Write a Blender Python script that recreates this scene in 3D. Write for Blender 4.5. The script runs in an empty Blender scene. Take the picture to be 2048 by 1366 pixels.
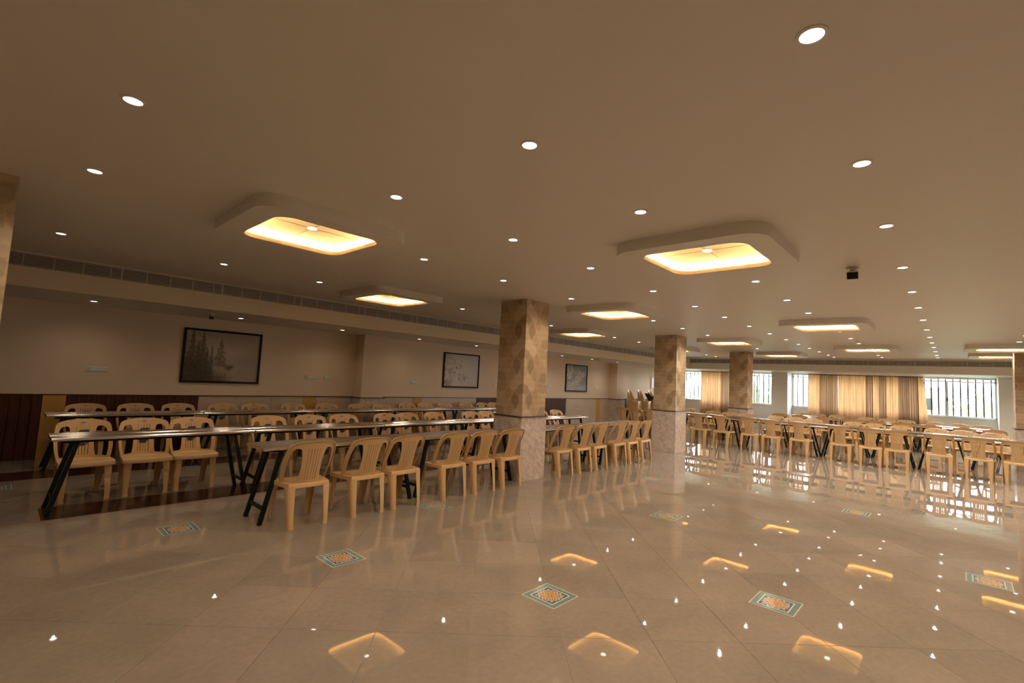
import bpy, bmesh, math, random
import numpy as np
from mathutils import Vector, Matrix
from mathutils.geometry import delaunay_2d_cdt
PI = math.pi
random.seed(7)
rng = np.random.default_rng(7)
scn = bpy.context.scene
COL = scn.collection

# ------------------------------------------------------------------ camera
cam_d = bpy.data.cameras.new('camera'); cam = bpy.data.objects.new('camera', cam_d); COL.objects.link(cam)
R = Vector((0.677422, -0.733857, 0.050523)); U = Vector((-0.091658, -0.016062, 0.995661)); F = Vector((0.729861, 0.679114, 0.078145))
m = Matrix((R, U, -F)).transposed().to_4x4(); m.translation = Vector((0, 0, 1.6))
cam.matrix_world = m
cam_d.sensor_width = 36.0; cam_d.lens = 954.4 / 2048 * 36; cam_d.clip_start = 0.05; cam_d.clip_end = 400
scn.camera = cam

# ------------------------------------------------------------------ world, exposure, main light levels
SKY = 22.0
SPOT_W = 38.0
LOW_SPOT_W = 9.0
FAR_SPOT_W = 66.0
WARM = (1.0, 0.77, 0.54)
NEUTRAL = (1.0, 0.86, 0.70)
COVE = 150.0
LENS_E = 9.0
scn.view_settings.view_transform = 'Standard'; scn.view_settings.look = 'None'
scn.view_settings.exposure = 0.0; scn.view_settings.gamma = 1.0; scn.view_settings.use_curve_mapping = False
w = bpy.data.worlds.new('sky'); scn.world = w; w.use_nodes = True
nt = w.node_tree; bg = nt.nodes['Background']; bg.inputs[1].default_value = SKY
tc = nt.nodes.new('ShaderNodeTexCoord'); sx = nt.nodes.new('ShaderNodeSeparateXYZ'); rp = nt.nodes.new('ShaderNodeValToRGB')
nt.links.new(tc.outputs['Generated'], sx.inputs[0]); nt.links.new(sx.outputs[2], rp.inputs[0]); nt.links.new(rp.outputs[0], bg.inputs[0])
rp.color_ramp.elements[0].color = (.93, .96, 1.0, 1); rp.color_ramp.elements[1].color = (.72, .84, 1.0, 1)
cy = scn.cycles
cy.max_bounces = 10; cy.diffuse_bounces = 5; cy.glossy_bounces = 5; cy.transparent_max_bounces = 16
cy.sample_clamp_indirect = 4.0; cy.caustics_reflective = False; cy.caustics_refractive = False
cy.use_denoising = True

# ------------------------------------------------------------------ helpers: materials
def mat(name, color=(.8, .8, .8), rough=.5, metal=0., spec=.5, emit=None, estr=0.):
    M = bpy.data.materials.new(name); M.use_nodes = True
    b = M.node_tree.nodes['Principled BSDF']
    b.inputs['Base Color'].default_value = (*color, 1); b.inputs['Roughness'].default_value = rough
    b.inputs['Metallic'].default_value = metal; b.inputs['Specular IOR Level'].default_value = spec
    if emit: b.inputs['Emission Color'].default_value = (*emit, 1); b.inputs['Emission Strength'].default_value = estr
    return M
def N(M, t, **k):
    n = M.node_tree.nodes.new(t)
    for a, v in k.items(): setattr(n, a, v)
    return n
def L(M, a, b): M.node_tree.links.new(a, b)
def B(M): return M.node_tree.nodes['Principled BSDF']
def noise_color(M, c1, c2, scale=5, detail=4, coord='Object', stretch=(1, 1, 1), lo=.35, hi=.65, dist=0.):
    tc = N(M, 'ShaderNodeTexCoord'); mp = N(M, 'ShaderNodeMapping'); mp.inputs['Scale'].default_value = stretch
    nz = N(M, 'ShaderNodeTexNoise'); nz.inputs['Scale'].default_value = scale; nz.inputs['Detail'].default_value = detail
    nz.inputs['Distortion'].default_value = dist
    r = N(M, 'ShaderNodeValToRGB'); r.color_ramp.elements[0].position = lo; r.color_ramp.elements[1].position = hi
    r.color_ramp.elements[0].color = (*c1, 1); r.color_ramp.elements[1].color = (*c2, 1)
    L(M, tc.outputs[coord], mp.inputs[0]); L(M, mp.outputs[0], nz.inputs['Vector']); L(M, nz.outputs['Fac'], r.inputs[0])
    L(M, r.outputs[0], B(M).inputs['Base Color'])
    return r, nz, mp
def bump(M, scale, strength, dist=.002, detail=3, stretch=(1, 1, 1)):
    tc = N(M, 'ShaderNodeTexCoord'); mp = N(M, 'ShaderNodeMapping'); mp.inputs['Scale'].default_value = stretch
    nz = N(M, 'ShaderNodeTexNoise'); nz.inputs['Scale'].default_value = scale; nz.inputs['Detail'].default_value = detail
    bp = N(M, 'ShaderNodeBump'); bp.inputs['Strength'].default_value = strength; bp.inputs['Distance'].default_value = dist
    L(M, tc.outputs['Object'], mp.inputs[0]); L(M, mp.outputs[0], nz.inputs['Vector']); L(M, nz.outputs['Fac'], bp.inputs['Height']); L(M, bp.outputs[0], B(M).inputs['Normal'])
def attr_mat(name, rough=.6, spec=.3, attr='col'):
    M = mat(name, rough=rough, spec=spec); a = N(M, 'ShaderNodeAttribute'); a.attribute_name = attr
    L(M, a.outputs['Color'], B(M).inputs['Base Color']); return M

PAINT = mat('ceiling_paint', (.78, .75, .69), .45, spec=.35); bump(PAINT, 3, .05)
WALLP = mat('wall_paint', (.80, .66, .51), .6, spec=.3)
FRONTP = mat('window_wall_paint', (.87, .85, .80), .55, spec=.3)
BEAMP = mat('beam_paint', (.82, .72, .56), .5, spec=.3)
def tile_mat(name, island):
    M = mat(name, rough=.07, spec=.40)
    tc = N(M, 'ShaderNodeTexCoord')
    src = N(M, 'ShaderNodeNewGeometry').outputs['Random Per Island'] if island else N(M, 'ShaderNodeObjectInfo').outputs['Random']
    r = N(M, 'ShaderNodeValToRGB'); e = r.color_ramp.elements
    e[0].position = 0; e[0].color = (.245, .203, .167, 1); e[1].position = 1; e[1].color = (.285, .236, .193, 1)
    x = e.new(.35); x.color = (.262, .222, .178, 1); x = e.new(.7); x.color = (.27, .222, .182, 1)
    L(M, src, r.inputs[0])
    geo = N(M, 'ShaderNodeNewGeometry')
    n1 = N(M, 'ShaderNodeTexNoise'); n1.inputs['Scale'].default_value = 2.2; n1.inputs['Detail'].default_value = 6; n1.inputs['Distortion'].default_value = .6
    n2 = N(M, 'ShaderNodeTexNoise'); n2.inputs['Scale'].default_value = 26; n2.inputs['Detail'].default_value = 4
    L(M, geo.outputs['Position'], n1.inputs['Vector']); L(M, geo.outputs['Position'], n2.inputs['Vector'])
    mx = N(M, 'ShaderNodeMix', data_type='RGBA', blend_type='MULTIPLY'); mx.inputs[0].default_value = 1
    rr = N(M, 'ShaderNodeValToRGB'); rr.color_ramp.elements[0].position = .3; rr.color_ramp.elements[0].color = (.90, .91, .91, 1); rr.color_ramp.elements[1].position = .7; rr.color_ramp.elements[1].color = (1.07, 1.06, 1.05, 1)
    L(M, n1.outputs['Fac'], rr.inputs[0]); L(M, r.outputs[0], mx.inputs[6]); L(M, rr.outputs[0], mx.inputs[7])
    m2 = N(M, 'ShaderNodeMix', data_type='RGBA', blend_type='MULTIPLY'); m2.inputs[0].default_value = 1
    r2 = N(M, 'ShaderNodeValToRGB'); r2.color_ramp.elements[0].position = .25; r2.color_ramp.elements[0].color = (.9, .9, .9, 1); r2.color_ramp.elements[1].position = .75; r2.color_ramp.elements[1].color = (1.05, 1.05, 1.05, 1)
    L(M, n2.outputs['Fac'], r2.inputs[0]); L(M, mx.outputs[2], m2.inputs[6]); L(M, r2.outputs[0], m2.inputs[7])
    L(M, m2.outputs[2], B(M).inputs['Base Color'])
    n3 = N(M, 'ShaderNodeTexNoise'); n3.inputs['Scale'].default_value = 3.0; n3.inputs['Detail'].default_value = 2
    L(M, geo.outputs['Position'], n3.inputs['Vector'])
    bp = N(M, 'ShaderNodeBump'); bp.inputs['Strength'].default_value = .10; bp.inputs['Distance'].default_value = .003
    L(M, n3.outputs['Fac'], bp.inputs['Height']); L(M, bp.outputs[0], B(M).inputs['Normal'])
    mr = N(M, 'ShaderNodeMapRange'); mr.inputs[3].default_value = .006; mr.inputs[4].default_value = .035
    L(M, n1.outputs['Fac'], mr.inputs[0]); L(M, mr.outputs[0], B(M).inputs['Roughness'])
    return M
TILE_I = tile_mat('stone_tile_single', False); TILE_S = tile_mat('stone_tile_field', True)
GROUT = mat('tile_grout', (.46, .42, .36), .6)
STRIP = mat('dark_granite', (.045, .018, .012), .12, spec=.5)
MARBLE = mat('pink_marble', rough=.25, spec=.4)
_r, _nz, _mp = noise_color(MARBLE, (.50, .41, .36), (.70, .60, .53), 2.6, 6, stretch=(7, 7, .9), dist=.8)
_m2 = N(MARBLE, 'ShaderNodeMapping'); _m2.inputs['Rotation'].default_value = (math.radians(38), math.radians(38), 0)
_tc = [n for n in MARBLE.node_tree.nodes if n.type == 'TEX_COORD'][0]; L(MARBLE, _tc.outputs['Object'], _m2.inputs[0]); L(MARBLE, _m2.outputs[0], _mp.inputs[0])
BEIGE = mat('beige_wall_tile', rough=.35, spec=.35); noise_color(BEIGE, (.55, .45, .36), (.60, .50, .40), 3, 4)
OCHRE = mat('ochre_wall_tile', rough=.35, spec=.35); noise_color(OCHRE, (.52, .30, .08), (.58, .35, .10), 6, 3, stretch=(1, 1, .2))
DWOOD = mat('dark_red_wood', rough=.4, spec=.3); noise_color(DWOOD, (.055, .016, .008), (.085, .028, .014), 6, 5, stretch=(6, 6, .4))
CAPM = mat('dark_wood_cap', (.05, .018, .012), .35)
WALLPAPER = attr_mat('leaf_wallpaper', .7, .2)
bump(WALLPAPER, 60, .3, .002, stretch=(1, 1, 6))
ART = attr_mat('printed_canvas', .35, .4)
MEDM = attr_mat('printed_medallion', .15, .5)
FRAMEB = mat('black_picture_frame', (.005, .004, .004), .6, spec=.2)
PLASTIC = mat('tan_plastic', (.62, .41, .20), .24, spec=.5); B(PLASTIC).inputs['Subsurface Weight'].default_value = 0
CHROME = mat('chrome_emblem', (.35, .36, .48), .25, metal=.8)
STICK = mat('navy_sticker', (.008, .010, .035), .3)
WHITEINK = mat('white_ink', (.75, .75, .75), .5)
STEEL = mat('stainless_steel', (.80, .76, .73), .22, metal=1.0)
GREENP = mat('dark_green_paint', (.002, .007, .006), .4, spec=.25)
GRILLE = mat('grille_aluminium', (.66, .62, .58), .45, metal=.0)
VOID = mat('duct_dark', (.035, .032, .03), .9)
LAMPW = mat('lamp_trim_white', (.8, .78, .74), .4)
LENS = mat('lamp_lens_glow', (1, 1, 1), emit=(1, .90, .80), estr=LENS_E)
LEDM = mat('led_strip_glow', (1, .8, .5), emit=(1, .72, .34), estr=COVE)
COVEP = mat('cove_panel_paint', (.86, .70, .44), .7)
LIPP = mat('cove_lip_paint', (.95, .86, .62), .7)
JOINT = mat('panel_joint', (.12, .07, .03), .8)
WHITEP = mat('white_plastic', (.70, .64, .55), .35)
BLACKP = mat('black_plastic', (.006, .006, .006), .2)
WINF = mat('white_window_frame', (.82, .83, .84), .35)
BARM = mat('grey_iron_bar', (.05, .05, .055), .5)
CLOTH = mat('black_cloth', (.006, .006, .007), .8)
LEAF = mat('tree_leaves', rough=.6); noise_color(LEAF, (.30, .42, .10), (.60, .70, .28), 1.2, 3)
BARK = mat('tree_bark', (.12, .08, .05), .9)
BRICK = mat('red_render_wall', (.45, .22, .16), .8)
CONC = mat('pale_concrete', (.55, .52, .48), .8)
GROUNDM = mat('outdoor_ground', (.22, .22, .16), .9)
GLASS = bpy.data.materials.new('window_glass'); GLASS.use_nodes = True
_n = GLASS.node_tree; _n.nodes.clear()
_o = _n.nodes.new('ShaderNodeOutputMaterial'); _t = _n.nodes.new('ShaderNodeBsdfTransparent'); _g = _n.nodes.new('ShaderNodeBsdfGlossy'); _m = _n.nodes.new('ShaderNodeMixShader')
_g.inputs['Roughness'].default_value = .02; _m.inputs[0].default_value = .07; _t.inputs[0].default_value = (.94, .97, .96, 1)
_n.links.new(_t.outputs[0], _m.inputs[1]); _n.links.new(_g.outputs[0], _m.inputs[2]); _n.links.new(_m.outputs[0], _o.inputs[0])
def curtain_mat(name, c, tr):
    M = bpy.data.materials.new(name); M.use_nodes = True; n = M.node_tree; n.nodes.clear()
    o = n.nodes.new('ShaderNodeOutputMaterial'); d = n.nodes.new('ShaderNodeBsdfDiffuse'); t = n.nodes.new('ShaderNodeBsdfTranslucent'); mx = n.nodes.new('ShaderNodeMixShader')
    g = n.nodes.new('ShaderNodeNewGeometry'); nz = n.nodes.new('ShaderNodeTexNoise'); mp = n.nodes.new('ShaderNodeMapping'); mp.inputs['Scale'].default_value = (4, 4, .25)
    nz.inputs['Scale'].default_value = 3; r = n.nodes.new('ShaderNodeValToRGB')
    r.color_ramp.elements[0].position = .35; r.color_ramp.elements[1].position = .65
    r.color_ramp.elements[0].color = (c[0]*.78, c[1]*.74, c[2]*.70, 1); r.color_ramp.elements[1].color = (*c, 1)
    n.links.new(g.outputs['Position'], mp.inputs[0]); n.links.new(mp.outputs[0], nz.inputs['Vector']); n.links.new(nz.outputs['Fac'], r.inputs[0])
    n.links.new(r.outputs[0], d.inputs[0]); n.links.new(r.outputs[0], t.inputs[0]); mx.inputs[0].default_value = tr
    n.links.new(d.outputs[0], mx.inputs[1]); n.links.new(t.outputs[0], mx.inputs[2]); n.links.new(mx.outputs[0], o.inputs[0]); return M
CURT_L = curtain_mat('sheer_gold_curtain', (.62, .365, .18), .42)
CURT_D = curtain_mat('dense_brown_curtain', (.44, .275, .16), .30)

# ------------------------------------------------------------------ helpers: objects
def link(name, me, parent=None, mats=None, loc=None, rz=None):
    o = bpy.data.objects.new(name, me); COL.objects.link(o)
    if me is not None and mats:
        if not isinstance(mats, (list, tuple)): mats = [mats]
        if not me.materials:
            for x in mats: me.materials.append(x)
    if parent: o.parent = parent
    if loc is not None: o.location = loc
    if rz is not None: o.rotation_euler = (0, 0, rz)
    return o
def tag(o, label, cat, group=None):
    o['label'] = label; o['category'] = cat
    if group: o['group'] = group
    return o
def thing(name, label, cat, loc=(0, 0, 0), rz=0, group=None):
    return tag(link(name, None, loc=loc, rz=rz), label, cat, group)
def struct(o): o['kind'] = 'structure'; return o
class MB:
    def __init__(s): s.v = []; s.f = []; s.sm = []
    def box(s, x0, x1, y0, y1, z0, z1, M=None):
        n = len(s.v); P = [(x0,y0,z0),(x1,y0,z0),(x1,y1,z0),(x0,y1,z0),(x0,y0,z1),(x1,y0,z1),(x1,y1,z1),(x0,y1,z1)]
        if M: P = [tuple(M @ Vector(p)) for p in P]
        s.v += P; s.f += [tuple(n+i for i in q) for q in ((0,3,2,1),(4,5,6,7),(0,1,5,4),(1,2,6,5),(2,3,7,6),(3,0,4,7))]; return s
    def poly(s, pts): n = len(s.v); s.v += [tuple(p) for p in pts]; s.f.append(tuple(range(n, n+len(pts)))); return s
    def loft(s, rings, cap=True, closed=True):
        n = len(s.v); k = len(rings[0])
        for r in rings: s.v += [tuple(p) for p in r]
        for a in range(len(rings)-1):
            for i in range(k if closed else k-1):
                j = (i+1) % k; s.f.append((n+a*k+i, n+a*k+j, n+(a+1)*k+j, n+(a+1)*k+i))
        if cap and closed: s.f.append(tuple(n+i for i in reversed(range(k)))); s.f.append(tuple(n+(len(rings)-1)*k+i for i in range(k)))
        return s
    def cyl(s, c, r, z0, z1, k=24, r2=None):
        r2 = r if r2 is None else r2
        return s.loft([[(c[0]+r*math.cos(2*PI*i/k), c[1]+r*math.sin(2*PI*i/k), z0) for i in range(k)], [(c[0]+r2*math.cos(2*PI*i/k), c[1]+r2*math.sin(2*PI*i/k), z1) for i in range(k)]])
    def bar(s, a, b, wd, th=None, up=(0, 0, 1)):
        th = th or wd; a = Vector(a); b = Vector(b); d = (b-a).normalized(); u = Vector(up)
        if abs(d.dot(u)) > .95: u = Vector((1, 0, 0))
        x = d.cross(u).normalized(); y = x.cross(d)
        q = lambda p: [p + x*sx*wd/2 + y*sy*th/2 for sx, sy in ((-1,-1),(1,-1),(1,1),(-1,1))]
        return s.loft([q(a), q(b)])
    def mesh(s, name, smooth=None):
        me = bpy.data.meshes.new(name); me.from_pydata([tuple(p) for p in s.v], [], s.f)
        bm = bmesh.new(); bm.from_mesh(me); bmesh.ops.recalc_face_normals(bm, faces=bm.faces); bm.to_mesh(me); bm.free()
        if smooth: me.shade_smooth(); me.set_sharp_from_angle(angle=math.radians(smooth))
        me.update(); return me
def part(name, mb, m_, parent=None, smooth=None, **k): return link(name, mb.mesh(name, smooth), parent, m_, **k)
def box_part(name, b, m_, parent=None): return part(name, MB().box(*b), m_, parent)
def dup(root, loc, rz=None, label=None, group=None):
    r = root.copy(); COL.objects.link(r); r.location = loc
    if rz is not None: r.rotation_euler = (0, 0, rz)
    if label: r['label'] = label
    if group: r['group'] = group
    for ch in list(root.children):
        c = ch.copy(); COL.objects.link(c); c.parent = r
        for g in list(ch.children):
            d = g.copy(); COL.objects.link(d); d.parent = c
    return r
ORD = ['first', 'second', 'third', 'fourth', 'fifth', 'sixth', 'seventh', 'eighth', 'ninth', 'tenth', 'eleventh', 'twelfth', 'thirteenth', 'fourteenth', 'fifteenth', 'sixteenth', 'seventeenth', 'eighteenth', 'nineteenth', 'twentieth']
def grid_face(o, ux, vx, nu, nv, col):
    """points o + u*ux + v*vx with a colour image col[nv+1][nu+1]"""
    o = Vector(o); ux = Vector(ux); vx = Vector(vx); V = []; Fc = []
    for j in range(nv+1):
        for i in range(nu+1): V.append(o + ux*(i/nu) + vx*(j/nv))
    for j in range(nv):
        for i in range(nu): a = j*(nu+1)+i; Fc.append((a, a+1, a+nu+2, a+nu+1))
    return V, Fc, col.reshape(-1, 3)
def col_mesh(name, faces):
    V = []; Fc = []; C_ = []
    for v, f, c in faces: n = len(V); V += v; Fc += [tuple(n+i for i in q) for q in f]; C_.append(c)
    me = bpy.data.meshes.new(name); me.from_pydata([tuple(p) for p in V], [], Fc)
    at = me.color_attributes.new('col', 'FLOAT_COLOR', 'POINT'); c = np.concatenate(C_); c4 = np.ones((len(c), 4), dtype=np.float32); c4[:, :3] = c
    at.data.foreach_set('color', c4.ravel()); me.update(); return me

# ------------------------------------------------------------------ room shell
XW, YW, X0, Y0, H, HL, XB, YB = 23.2, 10.4, -4.5, -7.4, 2.9, 2.455, 20.8, 8.6
floor = struct(part('floor', MB().box(X0-.2, XW+.3, Y0-.2, YW+.2, -.12, -.004), GROUT))
ceiling = struct(part('ceiling', MB().box(X0, XB+.12, Y0, YB+.12, H, H+.15), PAINT))
struct(part('ceiling', MB().box(X0, XW, YB+.12, YW, HL, HL+.1).box(XB+.12, XW, Y0, YB+.12, HL, HL+.1), PAINT))
wall_left = struct(box_part('wall_left', (X0-.2, XW+.25, YW, YW+.2, 0, H+.1), WALLP))
struct(box_part('wall_back', (X0-.2, X0, Y0-.2, YW, 0, H+.1), WALLP))
struct(box_part('wall_right', (X0, XW+.25, Y0-.2, Y0, 0, H+.1), WALLP))
struct(box_part('trim_1', (X0, XB, YB, YB+.12, HL, H), BEAMP))         # drop beam along the left wall
struct(box_part('trim_2', (XB, XB+.12, Y0, YB+.12, HL, H), FRONTP))     # drop beam along the window wall
# window wall: sill, lintel, piers
SILL, HEAD = 1.04, 2.41
wf = MB(); wf.box(XW, XW+.25, Y0, YW, 0, SILL).box(XW, XW+.25, Y0, YW, HEAD, H+.1)
PIERS = [(9.95, YW), (5.1, 5.75), (-1.67, -1.05), (Y0, -7.2)]
for a, b in PIERS: wf.box(XW, XW+.25, a, b, SILL, HEAD)
wall_front = struct(part('wall_front', wf, FRONTP))
for i, (a, b) in enumerate(((5.12, 5.73), (-1.67, -1.06))): struct(box_part('column', (22.5, XW, a, b, 0, HL), FRONTP))

# ------------------------------------------------------------------ floor tiles (set diagonally) and printed medallions
T = .5765; S2 = math.sqrt(2)
def uv2xy(u, v): return ((u-v)/S2, (u+v)/S2)
U0, V0 = 3.693, -.514
MEDS = [(0,0),(1,3),(2,6),(4,2),(4,-3),(0,-3),(5,-8),(1,-7),(4,11),(8,-4),(9,-7),(10,-10),(11,-13),(13,-7)]
def in_view(x, y):
    d = Vector((x, y, -1.6)); z = d.dot(F)
    if z < .3: return None
    px = 1024 + 954.4*d.dot(R)/z; py = 683 - 954.4*d.dot(U)/z
    if -120 < px < 2170 and 700 < py < 1500: return z
    return None
near, far = [], []
for i in range(-30, 50):
    for j in range(-45, 45):
        x, y = uv2xy(U0 + (i+.5)*T, V0 + (j+.5)*T)
        if x < X0-.4 or x > XW+.4 or y < Y0-.4 or y > YW+.4: continue
        z = in_view(x, y); inside = X0+.42 < x < XW-.42 and Y0+.42 < y < YW-.42
        (near if z and inside else far).append((z or 99, x, y))
near.sort(); far += near[286:]; near = near[:286]
def clip(poly, ax, lim, sgn):
    out = []
    for k in range(len(poly)):
        a, b = poly[k-1], poly[k]; da, db = sgn*(a[ax]-lim), sgn*(b[ax]-lim)
        if (da < 0) != (db < 0): t = da/(da-db); out.append((a[0]+(b[0]-a[0])*t, a[1]+(b[1]-a[1])*t))
        if db >= 0: out.append(b)
    return out
g = T/2 - .0009
tm = MB(); q = g-.0015
tm.loft([[(-g,-g,-.004),(g,-g,-.004),(g,g,-.004),(-g,g,-.004)], [(-g,-g,-.0012),(g,-g,-.0012),(g,g,-.0012),(-g,g,-.0012)], [(-q,-q,0),(q,-q,0),(q,q,0),(-q,q,0)]])
tme = tm.mesh('tile'); tme.materials.append(TILE_I)
for z, x, y in near:
    o = link('tile', tme, floor); o.location = (x, y, random.uniform(-.0003, 0)); o.rotation_euler = (random.gauss(0, .0005), random.gauss(0, .0005), PI/4)
fm = MB(); gd = g*S2
for z, x, y in far:
    p = [(x+gd, y), (x, y+gd), (x-gd, y), (x, y-gd)]
    for ax, lim, s in ((0, X0, 1), (0, XW, -1), (1, Y0, 1), (1, YW, -1)):
        if p: p = clip(p, ax, lim, s)
    if len(p) > 2: fm.poly([(a, b, random.uniform(-.0003, 0)) for a, b in p])
fo = part('tile', fm, TILE_S, floor); fo['kind'] = 'stuff'
# printed medallion: teal border, navy field, ochre and rust floral centre
n = 72; gx, gy = np.meshgrid(np.linspace(-1, 1, n+1), np.linspace(-1, 1, n+1)); ax_, ay_ = np.abs(gx), np.abs(gy); mx_ = np.maximum(ax_, ay_); rr = np.hypot(gx, gy); th = np.arctan2(gy, gx)
c = np.zeros((n+1, n+1, 3)); c[:] = (.13, .215, .20)
sp = rng.random((n+1, n+1)) > .86; c[sp] = (.24, .36, .38)
wh = (.62, .60, .52)
c[mx_ > .965] = wh; inn = mx_ < .70; c[inn] = wh; c[mx_ < .665] = (.035, .075, .11)
c[(mx_ < .665) & (rng.random((n+1, n+1)) > .8)] = (.16, .24, .26)
scal = .56 + .05*np.cos(16*th); lob = mx_**.5*rr**.5
c[lob < scal] = wh; c[lob < scal-.05] = (.33, .17, .09)
c[(lob < scal-.05) & (np.sin(gx*34)*np.sin(gy*34) > .45)] = (.60, .50, .42)
c[(rr < .36) & (np.cos(8*th)*.06+.28 > rr)] = (.52, .28, .07); c[(np.abs(rr-.33) < .035) & (np.cos(12*th) > .2)] = (.58, .38, .12)
c[rr < .12] = (.16, .20, .20); c[rr < .06] = (.66, .45, .2)
hs = .1517; mme = col_mesh('medallion', [grid_face((-hs, -hs, .0012), (2*hs, 0, 0), (0, 2*hs, 0), n, n, c)]); mme.materials.append(MEDM)
for i, j in MEDS:
    x, y = uv2xy(U0+i*T, V0+j*T); link('medallion', mme, floor, loc=(x, y, 0))
# dark granite bands under two dining rows
struct(box_part('trim_3', (.44, 10.2, 6.52, 7.05, -.003, .0015), STRIP))
struct(box_part('trim_4', (.1, 10.2, 8.75, 9.35, -.003, .0015), STRIP))

# ------------------------------------------------------------------ wainscot along the left wall
WH = .985
def wains(x0, x1, kind):
    if kind == 'wood':
        k = max(1, round((x1-x0)/.118)); wd = (x1-x0)/k
        me = MB().loft([[(0, 0, 0), (wd-.004, 0, 0), (wd-.004, -.012, 0), (wd-.010, -.018, 0), (.006, -.018, 0), (0, -.012, 0)], [(0, 0, WH), (wd-.004, 0, WH), (wd-.004, -.012, WH), (wd-.010, -.018, WH), (.006, -.018, WH), (0, -.012, WH)]]).mesh('plank')
        me.materials.append(DWOOD)
        for i in range(k): link('plank', me, wall_left, loc=(x0+i*wd, YW-.004, 0))
        part('panel_backing', MB().box(x0, x1, YW-.004, YW, 0, WH), CAPM, wall_left)
    elif kind == 'ochre':
        part('wall_tile', MB().box(x0+.002, x1-.002, YW-.024, YW, 0, WH), OCHRE, wall_left)
    else:
        k = max(1, round((x1-x0)/.62)); wd = (x1-x0)/k
        for i in range(k):
            for z0, z1 in ((0, .49), (.494, WH)):
                part('wall_tile', MB().box(x0+i*wd+.002, x0+(i+1)*wd-.002, YW-.018-random.uniform(0, .001), YW, z0, z1), BEIGE, wall_left)
for s in ((-4.5, .55, 'wood'), (.55, .82, 'ochre'), (.82, 2.64, 'wood'), (2.64, 4.6, 'beige'), (4.6, 4.89, 'ochre'), (4.89, 5.72, 'beige'), (6.42, 7.47, 'beige'), (7.47, 7.77, 'ochre'), (7.77, 9.73, 'beige'), (9.73, 11.4, 'wood'), (12.05, 14.2, 'wood'), (14.2, 16.19, 'beige'), (16.19, 16.47, 'ochre'), (16.47, 17.12, 'beige'), (17.8, 23.18, 'wood')): wains(*s)
cap = MB()
for a, b in ((-4.5, 5.74), (6.4, 11.4), (12.05, 17.12), (17.8, 23.18)): cap.box(a, b, YW-.032, YW, WH, WH+.016)
struct(part('trim_5', cap, CAPM))
for i, x in enumerate((5.77, 11.42, 17.15)):
    col = struct(link('column', None)); y1 = 10.03
    box_part('shaft', (x, x+.59, y1, YW, WH, HL), WALLP, col)
    box_part('marble_base', (x-.025, x+.615, y1-.025, YW, 0, WH), MARBLE, col)
    box_part('ledge', (x-.04, x+.63, y1-.04, YW, WH, WH+.016), CAPM, col)

# ------------------------------------------------------------------ square columns with leaf wallpaper over a marble base
def leaf_image(nu, nv, wu, wv):
    X, Y = np.meshgrid(np.linspace(0, wu, nu+1), np.linspace(0, wv, nv+1)); img = np.zeros((nv+1, nu+1, 3)); img[:] = (.54, .42, .28)
    r_ = np.random.default_rng(3); pal = [(.43, .32, .205), (.48, .36, .23), (.62, .49, .34), (.53, .40, .27), (.37, .27, .17), (.58, .46, .32), (.50, .35, .22)]
    per = .56; spots = []
    for k, (a, b) in enumerate([(.10, .05), (.30, .11), (.48, .02), (.19, .21), (.42, .25), (.05, .33), (.28, .36), (.52, .42), (.14, .47), (.38, .50)]):
        spots.append((a, b, r_.uniform(-.9, .9), r_.uniform(.12, .16), r_.uniform(.07, .09), pal[k % 7]))
    for a, b, t, hl, hw, cc in spots:
        for oy in np.arange(-1, wv/per+1):
            for ox in (-.57, 0, .57):
                dx = X-a-ox; dy = Y-b-oy*per; p = dx*math.sin(t)+dy*math.cos(t); q = dx*math.cos(t)-dy*math.sin(t)
                wid = hw*np.clip(1-(np.abs(p)/hl)**1.7, 0, 1); img[(np.abs(q) < wid)] = cc
                rib = (np.abs(q) < wid) & ((np.floor((p+np.abs(q)*.6)/.012) % 3) == 0); img[rib] = np.array(cc)*1.06
    img *= (1 + .04*np.sin(Y*520))[..., None]
    return img
CW = .58; img = leaf_image(56, 176, CW, H-1.015)
def shaft_mesh():
    h0, h1 = 1.015, H; fs = []
    for k, (o, u) in enumerate((((0, 0), (CW, 0)), ((CW, 0), (0, CW)), ((CW, CW), (-CW, 0)), ((0, CW), (0, -CW)))):
        fs.append(grid_face((o[0], o[1], h0), (u[0], u[1], 0), (0, 0, h1-h0), 56, 176, img if k % 2 else img[:, ::-1]))
    me = col_mesh('wallpaper_shaft', fs); me.materials.append(WALLPAPER); return me
shaft = shaft_mesh()
base_me = MB().box(-.02, CW+.02, -.02, CW+.02, 0, 1.0).mesh('marble_base'); base_me.materials.append(MARBLE)
ledge_me = MB().box(-.035, CW+.035, -.035, CW+.035, 1.0, 1.015).mesh('ledge'); ledge_me.materials.append(CAPM)
for x, y in ((5.73, 5.04), (11.42, 5.04), (16.9, 5.02), (-.58, 5.03), (16.9, -1.66), (11.42, -1.9), (5.73, -1.9)):
    c_ = struct(link('column', None, loc=(x, y, 0))); link('wallpaper_shaft', shaft, c_); link('marble_base', base_me, c_); link('ledge', ledge_me, c_)

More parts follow.
